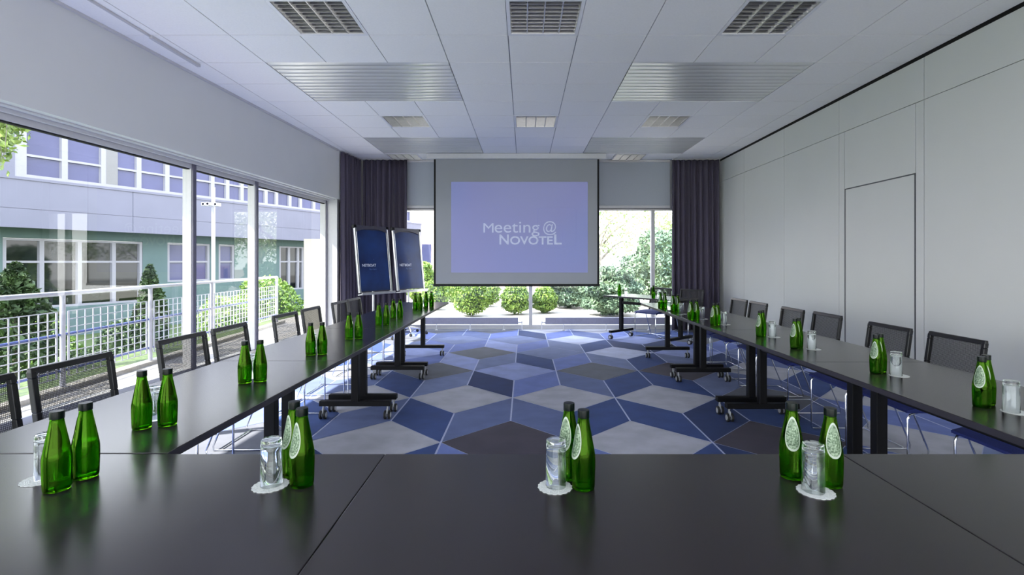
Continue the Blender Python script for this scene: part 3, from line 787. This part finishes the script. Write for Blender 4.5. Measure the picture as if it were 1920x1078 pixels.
# ------------------------------------------------------------------ flip charts
def flipchart(P0, P1, lab):
    P0, P1 = Vector(P0), Vector(P1); c = (P0+P1)/2; wd = (P1-P0).length; a = math.atan2((P1-P0).y, (P1-P0).x)
    t = thing('flip_chart', lab, 'flip chart', (c.x, c.y, 0), a, 'flip charts')
    lean = math.radians(7); zb_, Lh = .80, 1.07
    mx = Matrix.Translation((0, 0, zb_)) @ Matrix.Rotation(-lean, 4, 'X')
    h = wd/2
    g = G(); g.box(-h+.03, h-.03, -.012, .012, .02, Lh, mx); bd = g.build('board', M['dark_grey'], t, bevel=.003)
    g = G(); g.box(-h+.045, h-.045, -.0145, -.0125, .03, Lh-.03, mx); ps = g.build('poster', M['blue_board'], bd)
    text('NETBOAT', 'lettering', M['poster_text'], ps, -h+.10, .43, .062, y=-.0155, bold=.001, mx=mx)
    text('flip chart', 'lettering', M['poster_text2'], ps, -h+.24, .375, .04, y=-.0155, mx=mx)
    for s_ in (-1, 1):
        g = G(); g.box(s_*(h-.022)-.018, s_*(h-.022)+.018, -.026, .016, 0, Lh+.0, mx); g.build('side_rail', M['alum'], t, bevel=.008)
        g = G(); g.lathe([(0,-.03),(.03,-.03),(.03,.03),(0,.03)], 20, mx=mx @ Matrix.Translation((s_*(h-.02), 0, Lh+.02)) @ Matrix.Rotation(PI/2, 4, 'Y')); g.build('clamp_knob', M['black'], t)
    # clamp bar with an arched lower edge
    g = G(); N = 16
    for k in range(N):
        u0, u1 = -1+2*k/N, -1+2*(k+1)/N; hh = h-.04
        zz = lambda u: Lh-.065+.055*(1-u*u)
        g.hexa([mx @ Vector(p) for p in ((hh*u0,-.03,zz(u0)),(hh*u1,-.03,zz(u1)),(hh*u1,-.016,zz(u1)),(hh*u0,-.016,zz(u0)),(hh*u0,-.03,Lh+.04),(hh*u1,-.03,Lh+.04),(hh*u1,-.012,Lh+.04),(hh*u0,-.012,Lh+.04))])
    g.build('clamp_bar', M['dark_grey'], t)
    g = G(); g.box(-h, h, -.09, .02, -.035, -.02, mx); g.box(-h, h, -.095, -.085, -.035, .005, mx); g.build('pen_tray', M['alum'], t, bevel=.003)
    g = G(); g.tube([(0, .06, .12), (0, .07, 1.35)], .018, 12); g.build('pole', M['alum'], t)
    for k in range(5):
        an = 2*PI*k/5+.3; ex, ey = .32*math.cos(an), .06+.32*math.sin(an)
        g = G(); g.tube([(0, .06, .13), (ex*.5, .06+(ey-.06)*.5, .11), (ex, ey, .075)], [.016, .014, .011], 10); l_ = g.build('leg', M['alum'], t)
        g = G(); g.lathe([(0,-.012),(.025,-.012),(.028,0),(.025,.012),(0,.012)], 16, mx=Matrix.Translation((ex, ey, .029)) @ Matrix.Rotation(PI/2, 4, 'Y')); g.tube([(ex, ey, .03), (ex, ey, .075)], .007, 8); g.build('caster', M['rubber'], l_)
    return t
flipchart((-2.66, 8.1), (-2.27, 8.66), 'blue flip chart with silver rails, nearer one of the two in the left corner')
flipchart((-2.215, 8.78), (-1.845, 9.33), 'blue flip chart with silver rails, farther one beside the projection screen')

# ------------------------------------------------------------------ outside: terrace, railing, lawns
def rx(Y): return -4.66-.09*(Y-5.0)         # railing line
g = G(); g.hexa([(rx(-6), -6, -.3), (xw(-6)-.13, -6, -.3), (xw(11)-.13, 11, -.3), (rx(11), 11, -.3), (rx(-6), -6, -.02), (xw(-6)-.13, -6, -.02), (xw(11)-.13, 11, -.02), (rx(11), 11, -.02)])
tr = g.build('terrace', M['paving']); tr['kind'] = 'structure'; tr.name = 'floor_terrace'
g = G(); g.hexa([(rx(-6)-.14, -6, -.3), (rx(-6), -6, -.3), (rx(11), 11, -.3), (rx(11)-.14, 11, -.3), (rx(-6)-.14, -6, .03), (rx(-6), -6, .03), (rx(11), 11, .03), (rx(11)-.14, 11, .03)])
o = g.build('kerb', M['kerb'], bevel=.01); o['kind'] = 'structure'
g = G()
g.poly([(rx(-6)-.14, -6, 0), (rx(11)-.14, 11, 0), (rx(11)-.9, 11, -.02), (rx(-6)-.9, -6, -.02)])
g.poly([(rx(-6)-.9, -6, -.02), (rx(11)-.9, 11, -.02), (rx(11)-3.0, 11, -1.2), (rx(-6)-3.0, -6, -1.2)])
g.poly([(-40, -20, -1.2), (rx(-6)-3.0, -20, -1.2), (rx(11)-3.0, 40, -1.2), (-40, 40, -1.2)])
g.poly([(rx(11)-3.0, 11, -1.2), (rx(11)-.9, 11, -.02), (-4.5, 40, -.02), (rx(11)-3.0, 40, -1.2)])
o = g.build('lawn', M['grass']); o['kind'] = 'structure'
g = G(); g.poly([(-5.6, 11, -.03), (xw(11)-.1, 11, -.03), (-3.7, YE+.2, -.03), (12, YE+.2, -.03), (12, 60, -.03), (-5.6, 60, -.03)])
g.poly([(rx(-6), -20, -.03), (14, -20, -.03), (14, YB-.1, -.03), (rx(-6), YB-.1, -.03)])  # unseen pale ground outside the rear glazing, added to bounce sunlight indoors
o = g.build('garden_ground', M['gravel']); o['kind'] = 'structure'
# roof edge over the window
g = G(); slab(YB, YE+.2, lambda Y: xw(Y)-.85, lambda Y: xw(Y)-.2, 2.62, 2.85); o = g.build('roof_eave', M['frame']); o['kind'] = 'structure'
g = G(); g.box(-4.19, -3.66, 9.6, 9.75, -.02, 1.74); o = g.build('reflection_block', M['cream']); o['kind'] = 'structure'  # added block standing in for a pale reflection in the window glass

# railing: posts, handrail, mesh panels
rt = thing('terrace_railing', 'white steel railing with square mesh panels outside the left windows', 'railing', (rx(5.17), 5.17, 0))
ox, oy = rt.location.x, rt.location.y
def RP_(Y, z, dx=0): return (rx(Y)-.05+dx-ox, Y-oy, z)
py_ = [-.43, .97, 2.37, 3.77, 5.17, 6.55, 8.05, 9.4, 10.65]
for y in py_:
    g = G(); g.tube([RP_(y, .0), RP_(y, .97)], .024, 12); g.build('post', M['rail'], rt)
g = G(); g.tube([RP_(py_[0], .985), RP_(py_[-1], .985)], .024, 12); g.build('handrail', M['rail'], rt)
for a, b in zip(py_, py_[1:]):
    g = G(); a2, b2 = a+.075, b-.075; n = max(6, round((b2-a2)/.108))
    for k in range(n+1):
        y = a2+(b2-a2)*k/n; g.tube([RP_(y, .13), RP_(y, .80)], 0.0065 if 0 < k < n else .010, 6)
    for k in range(9):
        z = .13+.67*k/8; g.tube([RP_(a2, z, .004), RP_(b2, z, .004)], .005, 6)
    g.mi = 1
    for z in (.215, .585): g.tube([RP_(a2-.05, z-.02, -.012), RP_(b2+.05, z-.02, -.012)], .013, 6)
    g.build('mesh_panel', [M['rail'], M['rail_blue']], rt)

# lamp mast with cameras
t = thing('camera_mast', 'slim white mast with security cameras beyond the railing', 'mast', (px(400, 10), 10, -1.2))
g = G(); g.tube([(0,0,0), (0,0,3.98)], .033, 14); g.lathe([(0,0),(.09,0),(.09,.02),(0,.02)], 16); g.build('pole', M['rail'], t)
for dx, dy in ((.12, -.05), (-.1, -.08), (.02, -.13)):
    g = G(); g.tube([(0,0,3.6), (dx*.9, dy*.9, 3.61)], .012, 8); g.box(dx-.035, dx+.035, dy-.09, dy+.05, 3.6, 3.66); g.lathe([(0,0),(.026,0),(.028,-.02),(0,-.022)], 12, mx=Matrix.Translation((dx, dy-.09, 3.63)) @ Matrix.Rotation(PI/2, 4, 'X')); g.build('security_camera', M['rail'], t, bevel=.004)

# opposite building
D0 = 21.81
def fY(u, off=0.0): return (D0+off)/((CX-u)/FPX+.438)
def fx(Y, off=0.0): return .438*Y-(D0+off)
b_ = thing('office_building', 'two-storey lilac-grey office building opposite with teal ground floor', 'building', (fx(18), 18, -1.2))
bo = b_.location
def fbox(g, Ya, Yb, o0, o1, z0, z1):   # offsets: positive = further from us
    P = [(fx(Ya, o1), Ya), (fx(Ya, o0), Ya), (fx(Yb, o0), Yb), (fx(Yb, o1), Yb)]
    g.hexa([(x-bo.x, y-bo.y, z-bo.z) for z in (z0, z1) for x, y in P])
g = G(); ys = [6, fY(250), 34]
for a, b in zip(ys, ys[1:]):
    fbox(g, a, b-.02, 0, .3, 2.38, 2.90); fbox(g, a, b-.02, 0, .3, 2.915, 3.78)
fbox(g, 6, 34, .02, .4, 2.38, 3.78); fbox(g, 6, 34, -.03, .3, 3.78, 3.86); fbox(g, 6, 34, -.02, .5, 5.55, 6.1); fbox(g, 6, 34, .3, 4, 5.9, 6.0); fbox(g, 6, 34, .4, 2, 2.4, 2.5)
fbox(g, 6, fY(28), .0, .3, 3.86, 5.55)
fbox(g, 6, 34, -.05, .05, 2.33, 2.385)
g.build('upper_wall', M['facade'], b_)
g = G(); TE = .9
wins = [(fY(5, TE), fY(268, TE), -.2, 2.04), (fY(314, TE), fY(394, TE), .9-.4, 2.04), (fY(410, TE), fY(440, TE), .5, 2.04), (fY(524, TE), fY(570, TE), .2-.3, 2.06)]
fbox(g, 6, 34, TE, TE+.3, 2.05, 2.42); 
cur = 6
for a, b, z0, z1 in wins:
    fbox(g, cur, a, TE, TE+.3, -1.2, 2.06); fbox(g, a, b, TE, TE+.3, -1.2, z0); cur = b
fbox(g, cur, 34, TE, TE+.3, -1.2, 2.06)
g.build('lower_wall', M['teal'], b_)
def fwin(name, Ya, Yb, off, z0, z1, muls, trans, gm, th=.09):
    g = G(); w_ = th
    fbox(g, Ya, Ya+w_, off-.03, off+.06, z0, z1); fbox(g, Yb-w_, Yb, off-.03, off+.06, z0, z1); fbox(g, Ya, Yb, off-.031, off+.06, z0, z0+w_*.8); fbox(g, Ya, Yb, off-.031, off+.06, z1-w_*.8, z1)
    for m_ in muls: fbox(g, m_-w_*.6, m_+w_*.6, off-.028, off+.06, z0, z1)
    for z in trans: fbox(g, Ya, Yb, off-.025, off+.06, z-.035, z+.035)
    f = g.build('window', M['ext_frame'], b_)
    g = G(); fbox(g, Ya+.01, Yb-.01, off+.055, off+.065, z0+.01, z1-.01); g.build('pane', gm, f)
    return f
fwin('w', fY(28), 33, .05, 3.86, 5.55, [fY(u) for u in (45, 123, 196, 262, 315, 400, 428, 455, 480, 500, 520, 545, 565, 590)], [4.55], M['ext_glass'], .12)
for a, b, z0, z1 in wins:
    u0 = CX+(fx(a, TE)/a)*FPX
    mu = {0: [fY(u, TE) for u in (80, 151, 215)], 1: [fY(350, TE)], 2: [], 3: [fY(543, TE), fY(560, TE)]}[wins.index((a, b, z0, z1))]
    fwin('w', a, b, TE+.05, z0, z1, mu, [1.3], M['ext_glass_dark'] if wins.index((a, b, z0, z1)) in (0, 3) else M['ext_glass'])
g = G(); fbox(g, fY(200), fY(222), .02, .04, 3.9, 5.5); g.build('window_blind', M['ext_blind'], b_)

# ------------------------------------------------------------------ plants
def conifer(x, y, z, h, r, lab, seed):
    rr = random.Random(seed); t = thing('conifer', lab, 'conifer', (x, y, z), 0)
    g = G(); g.tube([(0,0,0), (0,0,h*.85)], [.06, .015], 8); g.build('trunk', M['bark'], t)
    g = G(); n = int(5200)
    pts = []
    for _ in range(n):
        u = rr.random()**.75; a = rr.random()*6.283; R = r*(1-u)**.8*(.82+.25*math.sin(a*3+u*9))*(rr.random()**.35)+.02
        pts.append((R*math.cos(a), R*math.sin(a), .12+u*(h-.12)))
    g.leaves(pts, .055); g.noflip = 1; g.build('foliage', M['conifer'], t)
conifer(px(30, 7.6), 7.6, -1.0, 2.28, .95, 'bushy conifer beyond the railing at the far left', 1)
conifer(px(281, 11), 11, -1.2, 2.42, .62, 'slender conifer beyond the railing left of the first mullion', 2)
def shrub(x, y, z, r, lab, m, seed, n=2600, name='round_shrub', cat='shrub', sz=.035, sq=1.0, group=None, noise=.06):
    rr = random.Random(seed); t = thing(name, lab, cat, (x, y, z), 0, group)
    g = G(); pts = []
    for _ in range(n):
        v = Vector((rr.gauss(0,1), rr.gauss(0,1), rr.gauss(0,1))).normalized()
        k = r*(1+noise*math.sin(v.x*7+seed)*math.sin(v.y*6)+noise*math.sin(v.z*9))*(.86+.16*rr.random())
        pts.append((v.x*k, v.y*k, max(.01, r*sq+v.z*k*sq)))
    g.leaves(pts, sz)
    g.noflip = 1; g.build('foliage', m, t)
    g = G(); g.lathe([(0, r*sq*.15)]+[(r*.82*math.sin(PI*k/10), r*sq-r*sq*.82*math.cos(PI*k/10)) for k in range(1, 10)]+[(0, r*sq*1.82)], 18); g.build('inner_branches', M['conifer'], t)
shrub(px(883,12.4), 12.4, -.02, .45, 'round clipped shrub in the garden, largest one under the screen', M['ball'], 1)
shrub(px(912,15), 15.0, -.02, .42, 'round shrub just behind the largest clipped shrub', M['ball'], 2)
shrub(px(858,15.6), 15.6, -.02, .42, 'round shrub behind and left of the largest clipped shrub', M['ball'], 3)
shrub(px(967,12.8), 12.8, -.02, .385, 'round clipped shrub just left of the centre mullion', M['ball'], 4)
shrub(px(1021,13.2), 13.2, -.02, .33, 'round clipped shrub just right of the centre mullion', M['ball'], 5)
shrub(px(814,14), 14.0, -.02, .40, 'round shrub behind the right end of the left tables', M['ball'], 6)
shrub(px(790,16), 16.0, -.02, .5, 'small yellow-green shrub beside the second flip chart', M['ball'], 12, 4000, sz=.05, sq=1.3)
shrub(2.15, 12.5, -.02, .72, 'big blue-green juniper low behind the angled table', M['juniper'], 7, 9000, 'juniper_bush', 'shrub', .05, .8, noise=.12)
shrub(1.3, 14.6, -.02, .72, 'big blue-green juniper behind the right edge of the screen', M['juniper'], 8, 8000, 'juniper_bush', 'shrub', .05, .85, noise=.12)
shrub(4.25, 15.2, -.02, 1.15, 'tall juniper behind the right end of the end window', M['juniper'], 9, 9000, 'juniper_bush', 'shrub', .06, .95, noise=.12)
shrub(px(165, 6.9), 6.9, -.9, .5, 'dark green shrub behind the railing panel right of the first post', M['conifer'], 10, 2600)
shrub(px(60, 9.5), 9.5, -1.2, .7, 'green shrub behind the bushy conifer', M['ball'], 11, 2600, sz=.05)
shrub(px(425, 12.8), 12.8, -1.2, .8, 'green shrub behind the mast and railing', M['ball'], 13, 3000, sz=.05)
shrub(px(500, 15.8), 15.8, -1.2, 1.0, 'green shrub beyond the corner of the railing', M['ball'], 14, 3400, sz=.06)
shrub(px(235, 12), 12, -1.2, .55, 'low shrub in front of the teal wall', M['conifer'], 15, 2200, sz=.05)
def tree(x, y, z, h, r, lab, m, seed, n=7000, sz=.09):
    rr = random.Random(seed); t = thing('garden_tree', lab, 'tree', (x, y, z), 0)
    g = G(); g.tube([(0,0,0), (.05,0,h*.35), (0,.1,h*.7)], [.14, .1, .04], 10)
    for k in range(6):
        a = rr.random()*6.28; zz = h*rr.uniform(.3, .55); g.tube([(.03,0,zz), (r*.4*math.cos(a), r*.4*math.sin(a), zz+h*.15), (r*.75*math.cos(a), r*.75*math.sin(a), zz+h*.22)], [.05, .03, .012], 6)
    g.build('trunk', M['bark'], t)
    cs = [(rr.uniform(-.55,.55)*r, rr.uniform(-.55,.55)*r, h*rr.uniform(.4,.85), r*rr.uniform(.35,.6)) for _ in range(9)]
    g = G(); pts = []
    for _ in range(n):
        c = rr.choice(cs); v = Vector((rr.gauss(0,1), rr.gauss(0,1), rr.gauss(0,1))).normalized()*c[3]*rr.random()**.4
        pts.append((c[0]+v.x, c[1]+v.y, c[2]+v.z*.8))
    g.leaves(pts, sz); g.noflip = 1; g.build('foliage', m, t)
tree(2.6, 18, -.02, 4.2, 2.1, 'pale leafy tree seen through the right part of the end window', M['treeleaf'], 1, 2600, .07)
tree(5.6, 21, -.02, 4.0, 2.2, 'pale leafy tree behind the tall juniper', M['treeleaf'], 3, 2600, .07)
g = G(); g.box(-9.5+1.2, -4.6+1.0, 38, 42, -.02, 7); g.mi = 1
for k in range(3): g.box(-7.7+k*1.4, -7.0+k*1.4, 37.97, 38.0, 1.2, 2.6)
o = g.build('pink_house', [M['pinkwall'], M['ext_glass']]); tag(o, 'pale pink house wall far behind the second flip chart', 'building')
# garden wall far away
g = G(); g.box(-4, 9, 24, 24.25, -.02, .9)
for k in range(8): g.box(-4+k*1.7, -3.75+k*1.7, 23.95, 24.3, -.02, 1.05)
o = g.build('garden_wall', M['pinkwall']); tag(o, 'low pale garden wall far beyond the round shrubs', 'wall')

# birch with drooping twigs at the upper left
rr = random.Random(21)
t = thing('birch_tree', 'birch outside the left window, its drooping twigs entering at the top left', 'tree', (-8.6, 5.2, -1.2))
g = G(); g.tube([(0,0,0), (.05,.02,2.5), (0,.1,5.2), (.05,.15,6.5)], [.15, .12, .08, .04], 12); g.build('trunk', M['bark'], t)
g = G(); lv = []
def wpt(u, v, Y): return Vector((px(u, Y)+8.6, Y-5.2, pz(v, Y)+1.2))
twigs = []
for k in range(42):
    Y = rr.uniform(5.7, 6.9); u0 = rr.uniform(-230, 46) if k < 24 else rr.uniform(-20, 52); top = wpt(u0-6, rr.uniform(150, 225), Y)
    L_ = rr.uniform(.5, .95) if u0 < 22 else rr.uniform(.3, .5)
    pts = [top+Vector((.03*math.sin(i*.8+k)+.02*i*.3, .03*math.cos(i+k), -L_*i/6)) for i in range(7)]
    twigs.append(pts); g.tube(pts, [.006]*4+[.004, .003, .002], 5)
    g.tube([(0, .1, rr.uniform(4.2, 5.4)), (top.x*.5, .1+top.y*.5, top.z+.35), tuple(top)], [.025, .012, .006], 6)
    for _ in range(60):
        i = rr.random()*5.6; p = pts[int(i)].lerp(pts[int(i)+1], i-int(i)); lv.append(p+Vector((rr.gauss(0,.045), rr.gauss(0,.045), rr.gauss(0,.03)-.02)))
g.build('branches', M['bark'], t)
g = G()
for _ in range(2500):
    a = rr.random()*6.28; R = 1.7*rr.random()**.5; lv.append((R*math.cos(a)-.6, R*math.sin(a)-.4, rr.uniform(4.6, 6.8)))
g.leaves(lv, .042); g.noflip = 1; g.build('foliage', M['birch_leaf'], t)
